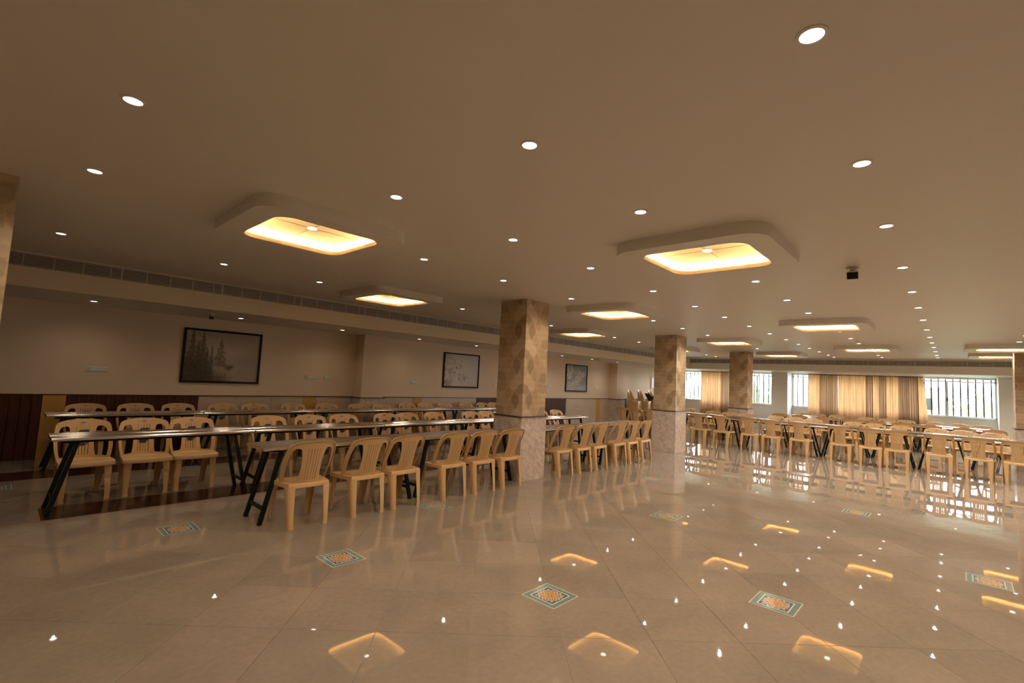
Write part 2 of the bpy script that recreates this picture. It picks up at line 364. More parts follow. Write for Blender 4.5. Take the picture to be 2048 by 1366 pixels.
# ------------------------------------------------------------------ air grilles in the drop beams
GL = 1.265
def make_grille():
    t = thing('air_grille', 'x', 'air vent', group='slotted air grilles along the drop beams')
    box_part('duct_backing', (0, GL, -.004, -.001, 2.71, 2.875), VOID, t)
    fr = MB().box(0, GL, -.014, -.004, 2.868, 2.88).box(0, GL, -.014, -.004, 2.705, 2.715).box(0, .008, -.014, -.004, 2.715, 2.868).box(GL-.008, GL, -.014, -.004, 2.715, 2.868); part('frame', fr, GRILLE, t)
    for k in range(1, 5): box_part('divider', (k*.286-.004, k*.286+.004, -.015, -.004, 2.715, 2.868), GRILLE, t)
    sl = MB()
    for k in range(8): z = 2.7225+k*.0185; sl.box(.008, GL-.008, -.013, -.006, z, z+.0085)
    o = part('slats', sl, GRILLE, t); o['kind'] = 'stuff'
    return t
gr0 = make_grille(); gi = 0
xs = [-1.43+k*GL for k in range(17)]
for k, x in enumerate(xs):
    if k == 0: gr0.location = (x, YB, 0); o = gr0
    else: o = dup(gr0, (x, YB, 0))
    o['label'] = ('slotted air grille in the beam by the picture wall, %s from near end' % ORD[k])
ys = [8.55-k*GL for k in range(9)]
for k, y in enumerate(ys):
    o = dup(gr0, (XB, y, 0), rz=-PI/2); o['label'] = 'slotted air grille in the beam over the windows, %s from the corner' % ORD[k]

# ------------------------------------------------------------------ downlights
def make_downlight(watts, name, colour=WARM):
    t = thing('ceiling_downlight', 'x', 'ceiling light')
    k = 28; ring = MB(); ri, ro = .040, .052
    c_ = lambda r, z: [(r*math.cos(2*PI*i/k), r*math.sin(2*PI*i/k), z) for i in range(k)]
    ring.loft([c_(ro, 0), c_(ro, -.004), c_(ri, -.006), c_(ri, -.002)], cap=False); part('trim_ring', ring, LAMPW, t, smooth=40)
    part('lens', MB().cyl((0, 0), ri, -.0035, -.001, 24), LENS, t)
    ld = bpy.data.lights.new(name, 'SPOT'); ld.energy = watts; ld.color = colour; ld.spot_size = math.radians(150); ld.spot_blend = .95; ld.shadow_soft_size = .014
    lo = link('lamp_beam', ld, t); lo.location = (0, 0, -.03)
    return t
D1 = make_downlight(SPOT_W, 'main_spot'); D2 = make_downlight(LOW_SPOT_W, 'low_spot'); D3 = make_downlight(FAR_SPOT_W, 'far_spot', NEUTRAL); D4 = make_downlight(LOW_SPOT_W*2.2, 'low_far_spot', NEUTRAL)
LX = [.35, 1.90, 3.18, 4.48, 6.02, 7.46, 8.80, 10.2, 11.66, 13.07, 14.35, 15.65, 17.0, 18.4, 19.4]
LY = {'.36': .36, '1.71': 1.71, '3.01': 3.01, '4.38': 4.38, '6.95': 6.95, '-1': -1.0}
COFF = [(1.88, 4.35), (4.45, 1.69), (4.42, 6.92), (7.30, 4.36), (10.17, 1.69), (10.13, 6.96), (13.0, 4.32), (15.46, 1.67), (17.7, 4.2), (15.5, -.85), (17.9, -.95), (15.5, 6.9)]
rows = [(-3.7, 'far side'), (-2.3, 'far side'), (-1.0, 'row beyond the ceiling camera'), (.36, 'long line beside the ceiling camera'), (1.71, 'row beside the nearest columns-side cove'), (3.01, 'row midway between column line and camera line'), (4.38, 'row next to the column line'), (6.95, 'row closest to the drop beam')]
RN = {-3.7: 'farthest row beside the back corner', -2.3: 'row beyond the last column', -1.0: 'row passing over the last column', .36: 'straight row by the ceiling camera', 1.71: 'row through the camera-side coves', 3.01: 'unbroken row between the two cove rows', 4.38: 'row through the coves before the columns', 6.95: 'row closest to the picture wall beam'}
fresh = [D1, D3]
for y, _ in rows:
    k = 0
    for x in LX:
        if any(math.hypot(x-a, y-b) < .75 for a, b in COFF): continue
        if y < -1.5 and x < 0: continue
        lab = 'round downlight, %s from near end of %s' % (ORD[k], RN[y]); k += 1
        pr_ = D3 if x > 8 else D1
        if pr_ in fresh: fresh.remove(pr_); pr_.location = (x, y, H); o = pr_
        else: o = dup(pr_, (x, y, H))
        o['label'] = lab; o['group'] = 'round downlights in the main ceiling'
for k, x in enumerate([.93, 2.97, 4.95, 6.95, 8.85, 10.8, 12.74, 14.53, 16.3, 18.3, 20.2]):
    pr_ = D2 if x < 12 else D4
    o = pr_ if k in (0, 6) else dup(pr_, (x, 9.55, HL))
    o.location = (x, 9.55, HL)
    o['label'] = 'small downlight in the low ceiling over the picture wall, %s from near end' % ORD[k]; o['group'] = 'downlights over the picture wall'
for k, y in enumerate([7.85, 5.9, 3.95, 2.0, .05, -1.9]):
    o = dup(D4, (21.3, y, HL)); o['label'] = 'small round downlight in the low ceiling by the windows, %s from the corner' % ORD[k]; o['group'] = 'downlights by the windows'

# ------------------------------------------------------------------ dropped ceiling coves with hidden warm strips
def rsq(h, r, z, k=7):
    out = []
    for cx, cy_, a0 in ((h-r, h-r, 0), (-h+r, h-r, PI/2), (-h+r, -h+r, PI), (h-r, -h+r, 3*PI/2)):
        for i in range(k): a = a0 + PI/2*i/(k-1); out.append((cx+r*math.cos(a), cy_+r*math.sin(a), z))
    return out
def make_cove():
    t = thing('ceiling_cove', 'x', 'ceiling light'); ho, hi = .66, .465
    part('drop_frame', MB().loft([rsq(ho, .2, 0), rsq(ho, .2, -.1), rsq(hi, .15, -.1)], cap=False), PAINT, t, smooth=35)
    part('inner_lip', MB().loft([rsq(hi, .15, -.1), rsq(hi, .15, -.062), rsq(hi+.012, .15, -.062), rsq(hi+.012, .15, -.088)], cap=False), LIPP, t, smooth=35)
    part('hidden_shelf', MB().loft([rsq(hi+.012, .15, -.088), rsq(ho-.01, .19, -.088), rsq(ho-.01, .19, -.002)], cap=False), COVEP, t)
    part('led_strip', MB().loft([rsq(hi+.11, .17, -.068), rsq(hi+.11, .17, -.054), rsq(hi+.122, .17, -.054), rsq(hi+.122, .17, -.068)], cap=False), LEDM, t)
    part('cove_panel', MB().poly(rsq(ho-.01, .19, -.002)), COVEP, t)
    part('panel_joint', MB().box(-.5, .5, -.002, .002, -.0035, -.0022).box(-.002, .002, -.5, .5, -.0035, -.0022), JOINT, t)
    part('centre_lamp', MB().cyl((0, 0), .04, -.008, -.0036, 24), LENS, t)
    return t
cv = make_cove()
CL = ['large lit ceiling cove nearest the picture wall entrance corner', 'large lit ceiling cove nearest the ceiling camera', 'small lit cove just before the beam, before the first column', 'lit cove between the two nearest columns, behind the first column line', 'lit cove straight beyond the ceiling camera, second in its row', 'lit cove close to the beam, beyond the first column', 'lit cove above and before the third column', 'lit cove third in the ceiling camera row', 'most distant lit cove, beyond the third column', 'lit cove before the last column by the window, nearer one', 'lit cove by the last column near the window, farther one', 'lit cove partly hidden by the second column', 'lit cove over the side area', 'lit cove over the near side area']
for k, (x, y) in enumerate(COFF):
    o = cv if k == 0 else dup(cv, (x, y, H))
    o.location = (x, y, H); o['label'] = CL[k]; o['group'] = 'rounded square ceiling coves'

# ------------------------------------------------------------------ chairs
def plate(outline, holes, fmap, th=.007, step=.035, lip=.02):
    def arr(poly, maxd):
        out = []
        for k in range(len(poly)):
            a, b = poly[k], poly[(k+1) % len(poly)]; n_ = max(1, int(math.hypot(b[0]-a[0], b[1]-a[1])/maxd))
            for i in range(n_): out.append((a[0]+(b[0]-a[0])*i/n_, a[1]+(b[1]-a[1])*i/n_))
        return out
    loops = [arr(outline, .04)] + [arr(h, .06) for h in holes]
    P = []; E = []
    for l in loops:
        n_ = len(P); P += l; E += [(n_+i, n_+(i+1) % len(l)) for i in range(len(l))]
    def inside(p, poly):
        r = False
        for k in range(len(poly)):
            a, b = poly[k-1], poly[k]
            if (a[1] > p[1]) != (b[1] > p[1]) and p[0] < (b[0]-a[0])*(p[1]-a[1])/(b[1]-a[1])+a[0]: r = not r
        return r
    xs_ = [p[0] for p in outline]; zs_ = [p[1] for p in outline]
    x = min(xs_)+step
    while x < max(xs_):
        z = min(zs_)+step
        while z < max(zs_):
            if inside((x, z), outline) and not any(inside((x, z), h) for h in holes) and min(math.hypot(x-a, z-b) for a, b in P) > step*.55: P.append((x, z))
            z += step
        x += step
    res = delaunay_2d_cdt([Vector(p) for p in P], E, [], 0, 1e-6)
    V2 = [(v.x, v.y) for v in res[0]]; tris = []
    for f in res[2]:
        cx_ = sum(V2[i][0] for i in f)/len(f); cz_ = sum(V2[i][1] for i in f)/len(f)
        if inside((cx_, cz_), loops[0]) and not any(inside((cx_, cz_), h) for h in loops[1:]): tris.append(tuple(f))
    n_ = len(V2); mb = MB(); mb.v = [fmap(a, b, 0) for a, b in V2] + [fmap(a, b, th) for a, b in V2]
    mb.f = [tuple(f) for f in tris] + [tuple(n_+i for i in reversed(f)) for f in tris]
    cnt = {}
    for f in tris:
        for k in range(3): a, b = f[k], f[(k+1) % 3]; cnt[(a, b)] = 1
    for (a, b) in cnt:
        if (b, a) not in cnt: mb.f.append((b, a, n_+a, n_+b))
    if lip:
        l = loops[0][:]; k = len(l); cx_ = 0; cz_ = .62
        ring = lambda s_, d: [fmap(p[0]*s_, cz_+(p[1]-cz_)*s_, d) for p in l]
        mb.loft([ring(1., 0), ring(1.004, lip), ring(.975, lip), ring(.975, th)], cap=False)
    return mb
def sym(right):  # right half polyline top->bottom (x,z)
    return right + [(-x, z) for x, z in reversed(right)]
def yb(x, z): return -.165 - (z-.42)*.235 + .95*x*x*(1+2.0*max(0, (.84-z)/.41)**1.5)
def back_map(x, z, d): return (x, yb(x, z)-d, z)
outline = sym([(0.03, .866), (.09, .863), (.15, .855), (.20, .842), (.228, .829), (.243, .810), (.252, .775), (.260, .71), (.263, .64), (.260, .57), (.250, .50), (.240, .455), (.235, .425)])
outline = outline[:-1] + [outline[-1]]
hole_r = [(.118, .452), (.106, .52), (.102, .60), (.107, .68), (.118, .742), (.126, .778), (.150, .790), (.180, .786), (.203, .768), (.215, .735), (.224, .67), (.226, .60), (.222, .53), (.213, .475), (.205, .446)]
hole_l = [(-x, z) for x, z in reversed(hole_r)]
slots = []
for k in range(-2, 3):
    s_ = lambda z: k*(.026+.012*(z-.45)); w_ = .0027
    slots.append([(s_(.46)-w_, .46), (s_(.46)+w_, .46), (s_(.63)+w_, .63), (s_(.785)+w_, .785), (s_(.785)-w_, .785), (s_(.63)-w_, .63)])
back_mb = plate(outline, [hole_r, hole_l]+slots, back_map)
back_me = back_mb.mesh('backrest', 35); back_me.materials.append(PLASTIC)
# seat
def seat_mb():
    mb = MB(); nu, nv = 14, 12
    def half(v): return .205+.035*math.sin(min(1, v*1.25)*PI/2)   # v 0 rear .. 1 front
    def pt(u, v):
        hw = half(v); x = u*hw; y = -.185+v*.40
        if v > .9: y -= .012*(abs(u)**4)*((v-.9)*10)
        z = .432 - .012*(1-u*u)*math.sin(PI*min(1, v*1.1)) + .006*abs(u)**3
        if v > .9: z -= .010*((v-.9)*10)**2
        return (x, y, z)
    V = [[pt(-1+2*i/nu, j/nv) for i in range(nu+1)] for j in range(nv+1)]
    for r in V: mb.v += r
    for j in range(nv):
        for i in range(nu): a = j*(nu+1)+i; mb.f.append((a, a+1, a+nu+2, a+nu+1))
    loop = [V[0][i] for i in range(nu+1)] + [V[j][nu] for j in range(1, nv+1)] + [V[nv][i] for i in range(nu-1, -1, -1)] + [V[j][0] for j in range(nv-1, 0, -1)]
    c0 = Vector((0, .015, 0))
    def off(s_, dz): return [((p[0])*s_, c0.y+(p[1]-c0.y)*s_, p[2]+dz) for p in loop]
    mb.loft([loop, off(1.025, -.006), off(1.03, -.045), off(1.01, -.047), off(1.0, -.008)], cap=False)
    return mb
seat_me = seat_mb().mesh('seat', 40); seat_me.materials.append(PLASTIC)
def leg_me(sx_, front):
    if front: top = (.228, .208); bot = (.222, .242); 
    else: top = (.224, -.200); bot = (.205, -.245)
    sy_ = 1 if front else -1
    mb = MB(); rings = []
    for z, t_ in ((.412, 0), (.36, .06), (.20, .5), (.035, .95), (.022, .96), (0, 1)):
        x = top[0]+(bot[0]-top[0])*t_; y = top[1]+(bot[1]-top[1])*t_
        wd = .080-.032*t_**.8
        if z < .03: wd += .006
        r = wd*.34; th = .0055
        prof = [(-wd, 0), (-r, 0), (-r*.3, -r*.3), (0, -r), (0, -wd)]
        inner = [(-th, -wd), (-th, -r-.001), (-r*.3-th*.7, -r*.3-th*.7), (-r-.001, -th), (-wd, -th)]
        rings.append([(sx_*(x+a), sy_*(abs(y)+b), z) for a, b in prof+inner])
    mb.loft(rings); me = mb.mesh('leg', 50); me.materials.append(PLASTIC); return me
legs = [leg_me(s, f) for f in (True, False) for s in (-1, 1)]
em = MB()
for k_ in range(1):
    ring0 = [(.024*math.cos(a), .824+.011*math.sin(a)) for a in np.linspace(0, 2*PI, 20, endpoint=False)]
    em.loft([[back_map(a, b, -.0005) for a, b in ring0], [back_map(a*.9, .824+(b-.824)*.9, -.003) for a, b in ring0]])
em_me = em.mesh('emblem', 30); em_me.materials.append(CHROME)
st = MB(); sp_ = [(-.045, .560), (.030, .560), (.052, .583), (.052, .742), (-.022, .742), (-.045, .722)]
st.loft([[back_map(-a, b, -.0008) for a, b in sp_], [back_map(-a, b, -.002) for a, b in sp_]])
st_me = st.mesh('sticker'); st_me.materials.append(STICK)
def text_mesh(body, size, ox, oz):
    cu = bpy.data.curves.new('txt', 'FONT'); cu.body = body; cu.size = size; cu.resolution_u = 2; cu.extrude = 0
    o = bpy.data.objects.new('txt', cu); COL.objects.link(o); dg = bpy.context.evaluated_depsgraph_get(); me = bpy.data.meshes.new_from_object(o.evaluated_get(dg))
    v = [back_map(-(ox+p.co.x), oz+p.co.y, -.0032) for p in me.vertices]; f = [tuple(p.vertices) for p in me.polygons]
    bpy.data.objects.remove(o); return v, f
ink = MB()
for body, size, ox, oz in (('NO', .030, .040, .567), ('5', .030, .004, .708)):
    v, f = text_mesh(body, size, -ox if body == 'NO' else -ox, oz)
    n_ = len(ink.v); ink.v += v; ink.f += [tuple(n_+i for i in q_) for q_ in f]
for z_, a_, b_ in ((.568, .002, .036), (.576, .002, .036), (.584, .002, .044), (.622, -.036, .040), (.634, -.036, .030), (.646, -.036, .036)): ink.poly([back_map(-a_, z_, -.0032), back_map(-b_, z_, -.0032), back_map(-b_, z_+.003, -.0032), back_map(-a_, z_+.003, -.0032)])
ink_me = ink.mesh('sticker_print'); ink_me.materials.append(WHITEINK)
def make_chair(sticker=True, small=True):
    t = thing('plastic_chair', 'x', 'chair')
    link('backrest', back_me, t); link('seat', seat_me, t)
    for l in legs: link('leg', l, t)
    if small:
        link('emblem', em_me, t)['label'] = 'small oval metallic emblem'
    if sticker:
        s_ = link('sticker', st_me, t); s_['label'] = 'navy sticker with white print'; link('sticker_print', ink_me, s_)
    return t
CH_S = make_chair(True); CH_N = make_chair(False); CH_T = make_chair(False, False)
_used = set()
def put_chair(proto, x, y, rz, label, group, z=0, jit=1.):
    rz += random.gauss(0, .035)*jit; x += random.gauss(0, .008)*jit; y += random.gauss(0, .008)*jit
    if proto.name in _used: o = dup(proto, (x, y, z), rz)
    else: _used.add(proto.name); o = proto; o.location = (x, y, z); o.rotation_euler = (0, 0, rz)
    o['label'] = label; o['group'] = group; return o
# row C: backs to the open floor, near table row
for k, x in enumerate([2.32, 2.97, 3.50, 4.27, 4.83, 5.38, 6.76, 7.31, 7.84, 8.59, 9.07, 9.68]):
    lab = ('tan plastic chair with its back to open floor, %s from near end before first column' % ORD[k]) if k < 6 else ('tan plastic chair with its back to open floor, %s past the first column' % ORD[k-6])
    put_chair(CH_N, x, 5.09, 0, lab, 'chairs along the nearest table row')
for k, x in enumerate([.80, 1.37, 1.86, 2.86, 3.49, 4.06, 4.87, 5.34, 5.97, 6.95, 7.42, 7.9, 8.75, 9.30, 9.93]):
    put_chair(CH_S, x, 7.36, PI, 'glossy tan chair facing out behind middle table row, %s from near end' % ORD[k], 'chairs behind the middle table row')
NOST = {2, 7, 13}
for k, x in enumerate([1.04, 1.70, 2.30, 3.0, 3.57, 4.32, 5.04, 5.66, 6.26, 7.17, 7.73, 8.39, 9.15, 9.81, 10.25]):
    put_chair(CH_N if k in NOST else CH_S, x, 9.70 if k in (7, 8) else 9.98, PI, 'glossy tan chair against the picture wall panelling, %s from near end' % ORD[k], 'chairs behind the wall side table row', jit=.6)
for k, y in enumerate([7.97, 7.5, 7.0, 6.05, 5.49, 4.85, 4.14, 3.6, 2.95, 2.05, 1.49, 1.0, .28, -.35, -.92, -1.6]):
    put_chair(CH_N, 14.24, y, -PI/2, 'tan chair with its back to us in cross row, %s from picture wall' % ORD[k], 'chairs on the near side of the cross row')
for k, y in enumerate([7.1, 6.3, 5.7, 5.18, 4.3, 3.75, 3.25, 2.22, 1.75, 1.13, .37, -.16, -.73]):
    put_chair(CH_S if k in (2, 6) else CH_N, 16.50 if k in (2, 3) else 16.60, y*.965, PI/2, 'tan chair facing us across the cross row, %s from picture wall' % ORD[k], 'chairs on the far side of the cross row')
for k, y in enumerate([4.55, 3.95, 3.2, 2.51, 1.84, 1.2, .54, -.2, -.79]):
    put_chair(CH_N, 19.25, y, -PI/2, 'tan chair with its back to us under window beam, %s from wall column' % ORD[k], 'chairs on the near side of the window row')
for k, y in enumerate([4.38, 3.88, 3.28, 2.37, 1.79, 1.25, .50, -.09, -.62]):
    put_chair(CH_N, 21.55, y, PI/2, 'tan chair facing us closest to the curtains, %s from the wall column' % ORD[k], 'chairs closest to the windows')
for s_, (x, y) in enumerate(((17.45, 9.4), (18.3, 9.4), (19.2, 9.4))):
    for k in range(10):
        put_chair(CH_T, x, y, -math.radians(166), 'tan chair in the %s tall stack beyond the second column, %s from bottom' % (ORD[s_], ORD[k]), 'stacked spare chairs', z=k*.06, jit=.15)

# ------------------------------------------------------------------ steel topped trestle tables
TL_, TZ = 1.895, .775
def board_prof(y0, y1):
    n_ = 22; pts = []
    for i in range(n_+1):
        u = i/n_; y = y0+(y1-y0)*u; z = TZ - .009*(1-math.cos(u*4*PI))*.5
        e = min(u, 1-u)*(y1-y0)
        if e < .012: z -= .010*(1-e/.012)**2
        pts.append((y, z))
    pts += [(y1, TZ-.028), (y1-.008, TZ-.034), (y0+.008, TZ-.034), (y0, TZ-.028)]
    return pts
def make_table():
    t = thing('dining_table', 'x', 'table')
    for a, b in ((-.245, -.003), (.003, .245)):
        pr = board_prof(a, b); part('steel_board', MB().loft([[(.003, y, z) for y, z in pr], [(TL_-.003, y, z) for y, z in pr]]), STEEL, t, smooth=30)
    part('under_frame', MB().box(.10, TL_-.10, -.13, -.10, TZ-.065, TZ-.035).box(.10, TL_-.10, .10, .13, TZ-.065, TZ-.035).box(.20, .24, -.15, .15, TZ-.065, TZ-.035).box(TL_-.24, TL_-.20, -.15, .15, TZ-.065, TZ-.035), GREENP, t)
    for xe, xt in ((.035, .21), (TL_-.035, TL_-.21)):
        for s in (-1, 1): part('leg', MB().bar((xe, s*.195, 0), (xt, s*.17, TZ-.04), .038, up=(0, 1, 0)), GREENP, t)
        f_ = .20; part('crossbar', MB().bar((xe+(xt-xe)*f_, -.19, .15), (xe+(xt-xe)*f_, .19, .15), .03), GREENP, t)
    return t
tb = make_table(); tfirst = True
def put_table(x, y, rz, label, group):
    global tfirst
    if tfirst: tb.location = (x, y, 0); tb.rotation_euler = (0, 0, rz); o = tb; tfirst = False
    else: o = dup(tb, (x, y, 0), rz)
    o['label'] = label; o['group'] = group
P_ = 1.91
for k, x in enumerate((1.92, 3.82, 6.34, 8.25)): put_table(x, 5.37, 0, 'narrow steel topped table in the nearest row, %s from near end' % ORD[k], 'tables of the nearest row')
for k in range(5): put_table(.45+P_*k, 6.86, 0, 'narrow steel topped table in the middle row, %s from near end' % ORD[k], 'tables of the middle row')
for k in range(5): put_table(.55+P_*k, 9.50, 0, 'narrow steel topped table in the row along the pictures, %s from near end' % ORD[k], 'tables of the picture wall row')
for k in range(6): put_table(14.80, 8.31-P_*k, -PI/2, 'steel topped table, near side of the cross row, %s from picture wall' % ORD[k], 'near tables of the cross row')
for k in range(5): put_table(16.10, 7.4-P_*k, -PI/2, 'steel topped table, far side of the cross row, %s from picture wall' % ORD[k], 'far tables of the cross row')
for k in range(3): put_table(19.72, 4.74-P_*k, -PI/2, 'narrow steel topped table under the window beam, %s from wall column' % ORD[k], 'near tables of the window row')
for k in range(3): put_table(21.02, 4.74-P_*k, -PI/2, 'narrow steel topped table nearest the curtains, %s from wall column' % ORD[k], 'far tables of the window row')

# ------------------------------------------------------------------ pictures on the left wall
def tri_tree(img, cx, top, bot, wd, colr, seed):
    h, w_ = img.shape[:2]; r_ = np.random.default_rng(seed); Y, X = np.mgrid[0:h, 0:w_]; Y = Y/h; X = X/w_*1.35
    n1 = smooth_noise(h, w_, 34, seed); n2 = smooth_noise(h, w_, 70, seed+50); t = (top-Y)/(top-bot)
    ww = wd*np.clip(t, 0, 1)**.75*(.35+.9*n1); m_ = (np.abs(X-cx) < ww) & (t > 0) & (t < 1); a = np.where(m_, .35+.6*n2, 0)[..., None]
    img[:] = img*(1-a)+np.array(colr)*a
    tr_ = (np.abs(X-cx) < .004) & (Y < top) & (Y > bot-.1); img[tr_] = img[tr_]*.3+np.array(colr)*.5
def smooth_noise(h, w_, s, seed):
    r_ = np.random.default_rng(seed); a = r_.random((s+2, s+2)); yi = np.linspace(0, s, h); xi = np.linspace(0, s, w_); y0 = yi.astype(int); x0 = xi.astype(int); fy = (yi-y0)[:, None]; fx = (xi-x0)[None]
    fy = fy*fy*(3-2*fy); fx = fx*fx*(3-2*fx)
    return (a[y0][:, x0]*(1-fy)*(1-fx)+a[y0+1][:, x0]*fy*(1-fx)+a[y0][:, x0+1]*(1-fy)*fx+a[y0+1][:, x0+1]*fy*fx)
def art_forest(h, w_):
    img = np.zeros((h, w_, 3)); img[:] = (.36, .31, .25); Y, X = np.mgrid[0:h, 0:w_]; Y = Y/h; X = X/w_*1.35
    img *= (.88+.24*smooth_noise(h, w_, 5, 1))[..., None]
    def dark(a, c): img[:] = img*(1-np.clip(a, 0, 1)[..., None])+np.array(c)*np.clip(a, 0, 1)[..., None]
    n = .5*smooth_noise(h, w_, 9, 2)+.5*smooth_noise(h, w_, 24, 12)
    dark(np.clip((.60-X)*2.2, 0, 1)*np.clip((.95-Y)*1.6, 0, 1)*(.5+.6*n), (.045, .035, .024))
    for cx, top, bot, wd, c_, sd in ((.12, 1.02, .05, .15, (.04, .032, .02), 3), (.30, 1.0, .1, .15, (.045, .035, .022), 4), (.22, .8, .0, .13, (.04, .03, .02), 8), (.62, .88, .30, .13, (.085, .07, .05), 5), (.46, .72, .05, .08, (.045, .035, .025), 6), (.38, .62, .0, .12, (.045, .035, .022), 9)): tri_tree(img, cx, top, bot, wd, c_, sd)
    g_ = np.clip((.34-.18*X-Y)*5+.9*(n-.5), 0, 1)*np.clip((1.0-X)*3, 0, 1); dark(g_*.85, (.05, .045, .03))
    dark(np.clip(1-np.hypot((X-.80)/.14, (Y-.28)/.09), 0, 1)*1.4*(n > .4), (.09, .08, .055)); dark(np.clip(1-np.hypot((X-.95)/.3, (Y-.2)/.12), 0, 1)*.35*n, (.1, .09, .07))
    return img
def art_branch(h, w_):
    img = np.zeros((h, w_, 3)); img[:] = (.50, .42, .36); Y, X = np.mgrid[0:h, 0:w_]; Y = Y/h; X = X/w_*1.35; r_ = np.random.default_rng(5)
    s_ = np.clip(.45-X, 0, .45)*2*(smooth_noise(h, w_, 16, 8) > .5); img = img*(1-.45*s_[..., None])
    img[(X < .3) & (Y < .2)] *= .75
    def leaf(cx, cy, a, l, c_):
        dx = X-cx; dy = Y-cy; p = dx*math.cos(a)+dy*math.sin(a); q_ = -dx*math.sin(a)+dy*math.cos(a)
        m_ = (np.abs(p) < l) & (np.abs(q_) < l*.28*(1-(p/l)**2)); img[m_] = c_
    for (cx, cy, rad, n_) in ((.50, .70, .17, 30), (.72, .27, .18, 34), (.24, .44, .06, 8), (.40, .40, .05, 7)):
        for _ in range(n_):
            a = r_.uniform(0, 2*PI); d = rad*math.sqrt(r_.random()); leaf(cx+d*math.cos(a)*1.1, cy+d*math.sin(a), r_.uniform(.3, 2.4), r_.uniform(.022, .04), np.array((.06, .055, .05))*r_.uniform(.7, 1.8))
    for _ in range(60): leaf(r_.uniform(0, .35), r_.uniform(0, 1), r_.uniform(0, PI), r_.uniform(.03, .06), np.array((.36, .28, .23))*r_.uniform(.7, 1.15))
    return img
def art_bloom(h, w_):
    img = np.zeros((h, w_, 3)); img[:] = (.155, .145, .14); Y, X = np.mgrid[0:h, 0:w_]; Y = Y/h; X = X/w_*1.35; r_ = np.random.default_rng(6)
    img *= (.7+.8*smooth_noise(h, w_, 7, 4))[..., None]
    img[:] += (np.clip(.35-Y, 0, 1)*.5)[..., None]
    for (cx, cy, rad) in ((.22, .80, .2), (.2, .6, .16), (.85, .6, .18), (.75, .42, .2), (.5, .25, .2), (1.1, .65, .1), (.2, .25, .12)):
        for _ in range(60):
            a = r_.uniform(0, 2*PI); d = rad*math.sqrt(r_.random()); x_, y_ = cx+d*math.cos(a), cy+d*math.sin(a); rr_ = r_.uniform(.015, .04)
            m_ = np.hypot(X-x_, (Y-y_)*1.1) < rr_*(.8+.3*smooth_noise(h, w_, 30, 9)); img[m_] = np.array((.42, .36, .30))*r_.uniform(.75, 1.15)
    for _ in range(40):
        x_, y_ = r_.uniform(.05, .9), r_.uniform(.1, .5); m_ = np.hypot(X-x_, Y-y_) < .012; img[m_] = (.10, .09, .09)
    return img
def picture(x0, x1, z0, z1, img, label, ink_name='canvas'):
    t = thing('framed_picture', label, 'picture', ((x0+x1)/2, YW, z0), 0, 'framed prints on the long wall')
    w_ = x1-x0; h = z1-z0; b = .038
    fr = MB(); fr.box(-w_/2, w_/2, -.035, 0, 0, b).box(-w_/2, w_/2, -.035, 0, h-b, h).box(-w_/2, -w_/2+b, -.035, 0, b, h-b).box(w_/2-b, w_/2, -.035, 0, b, h-b); part('frame', fr, FRAMEB, t)
    nv, nu = img.shape[0]-1, img.shape[1]-1
    me = col_mesh(ink_name, [grid_face((-w_/2+b, -.02, b), (w_-2*b, 0, 0), (0, 0, h-2*b), nu, nv, img)]); me.materials.append(ART); link(ink_name, me, t)
picture(2.31, 3.66, 1.235, 2.245, art_forest(150, 200), 'wide framed print of misty dark pine trees in black frame')
picture(8.43, 9.78, 1.275, 2.25, art_branch(150, 200), 'framed print of dark leafy sprigs on pale ground, middle of the wall')
picture(14.12, 15.5, 1.25, 2.25, art_bloom(110, 150), 'framed print of pale grey blossoms between the first two columns')
t = thing('framed_notice', 'pale framed board on the white wall beyond the stacked chairs', 'picture', (21.25, YW, 1.5))
part('frame', MB().box(-.42, .42, -.03, 0, 0, .03).box(-.42, .42, -.03, 0, .47, .5).box(-.42, -.39, -.03, 0, .03, .47).box(.39, .42, -.03, 0, .03, .47), mat('grey_metal_frame', (.35, .33, .30), .4), t); box_part('board', (-.39, .39, -.015, 0, .03, .47), WHITEP, t)

# ------------------------------------------------------------------ switch and socket plates
def plate_box(x0, x1, z0, z1, label, n_sw, sock):
    t = thing('switch_plate', label, 'wall switch', ((x0+x1)/2, YW, (z0+z1)/2)); w_ = x1-x0; h = z1-z0
    part('cover_plate', MB().loft([[(-w_/2, 0, -h/2), (w_/2, 0, -h/2), (w_/2, 0, h/2), (-w_/2, 0, h/2)], [(-w_/2, -.008, -h/2), (w_/2, -.008, -h/2), (w_/2, -.008, h/2), (-w_/2, -.008, h/2)], [(-w_/2+.005, -.012, -h/2+.005), (w_/2-.005, -.012, -h/2+.005), (w_/2-.005, -.012, h/2-.005), (-w_/2+.005, -.012, h/2-.005)]]), WHITEP, t)
    xs0 = -w_/2+.02
    if sock:
        hb = MB()
        for dx, dz in ((0, .012), (-.010, -.008), (.010, -.008)): hb.box(xs0+.02+dx-.003, xs0+.02+dx+.003, -.0135, -.0122, dz-.003, dz+.003)
        part('socket_holes', hb, BLACKP, t); xs0 += .05
    if n_sw:
        pw = (w_/2-.012-xs0)/n_sw
        for k in range(n_sw): box_part('rocker', (xs0+k*pw+.001, xs0+(k+1)*pw-.001, -.016, -.012, -h/2+.014, h/2-.014), LAMPW, t)
plate_box(1.0, 1.29, 1.375, 1.455, 'wide white switch plate left of the pine tree picture', 5, True)
plate_box(4.61, 4.88, 1.375, 1.455, 'wide white socket plate right of the pine tree picture', 4, True)
plate_box(5.03, 5.16, 1.375, 1.455, 'small white plate next to the wall pilaster', 1, False)
plate_box(7.35, 7.62, 1.345, 1.42, 'wide switch plate between pilaster and leafy print', 4, True)
plate_box(10.42, 10.68, 1.36, 1.435, 'switch plate right of the leafy print, beside the first column', 3, True)
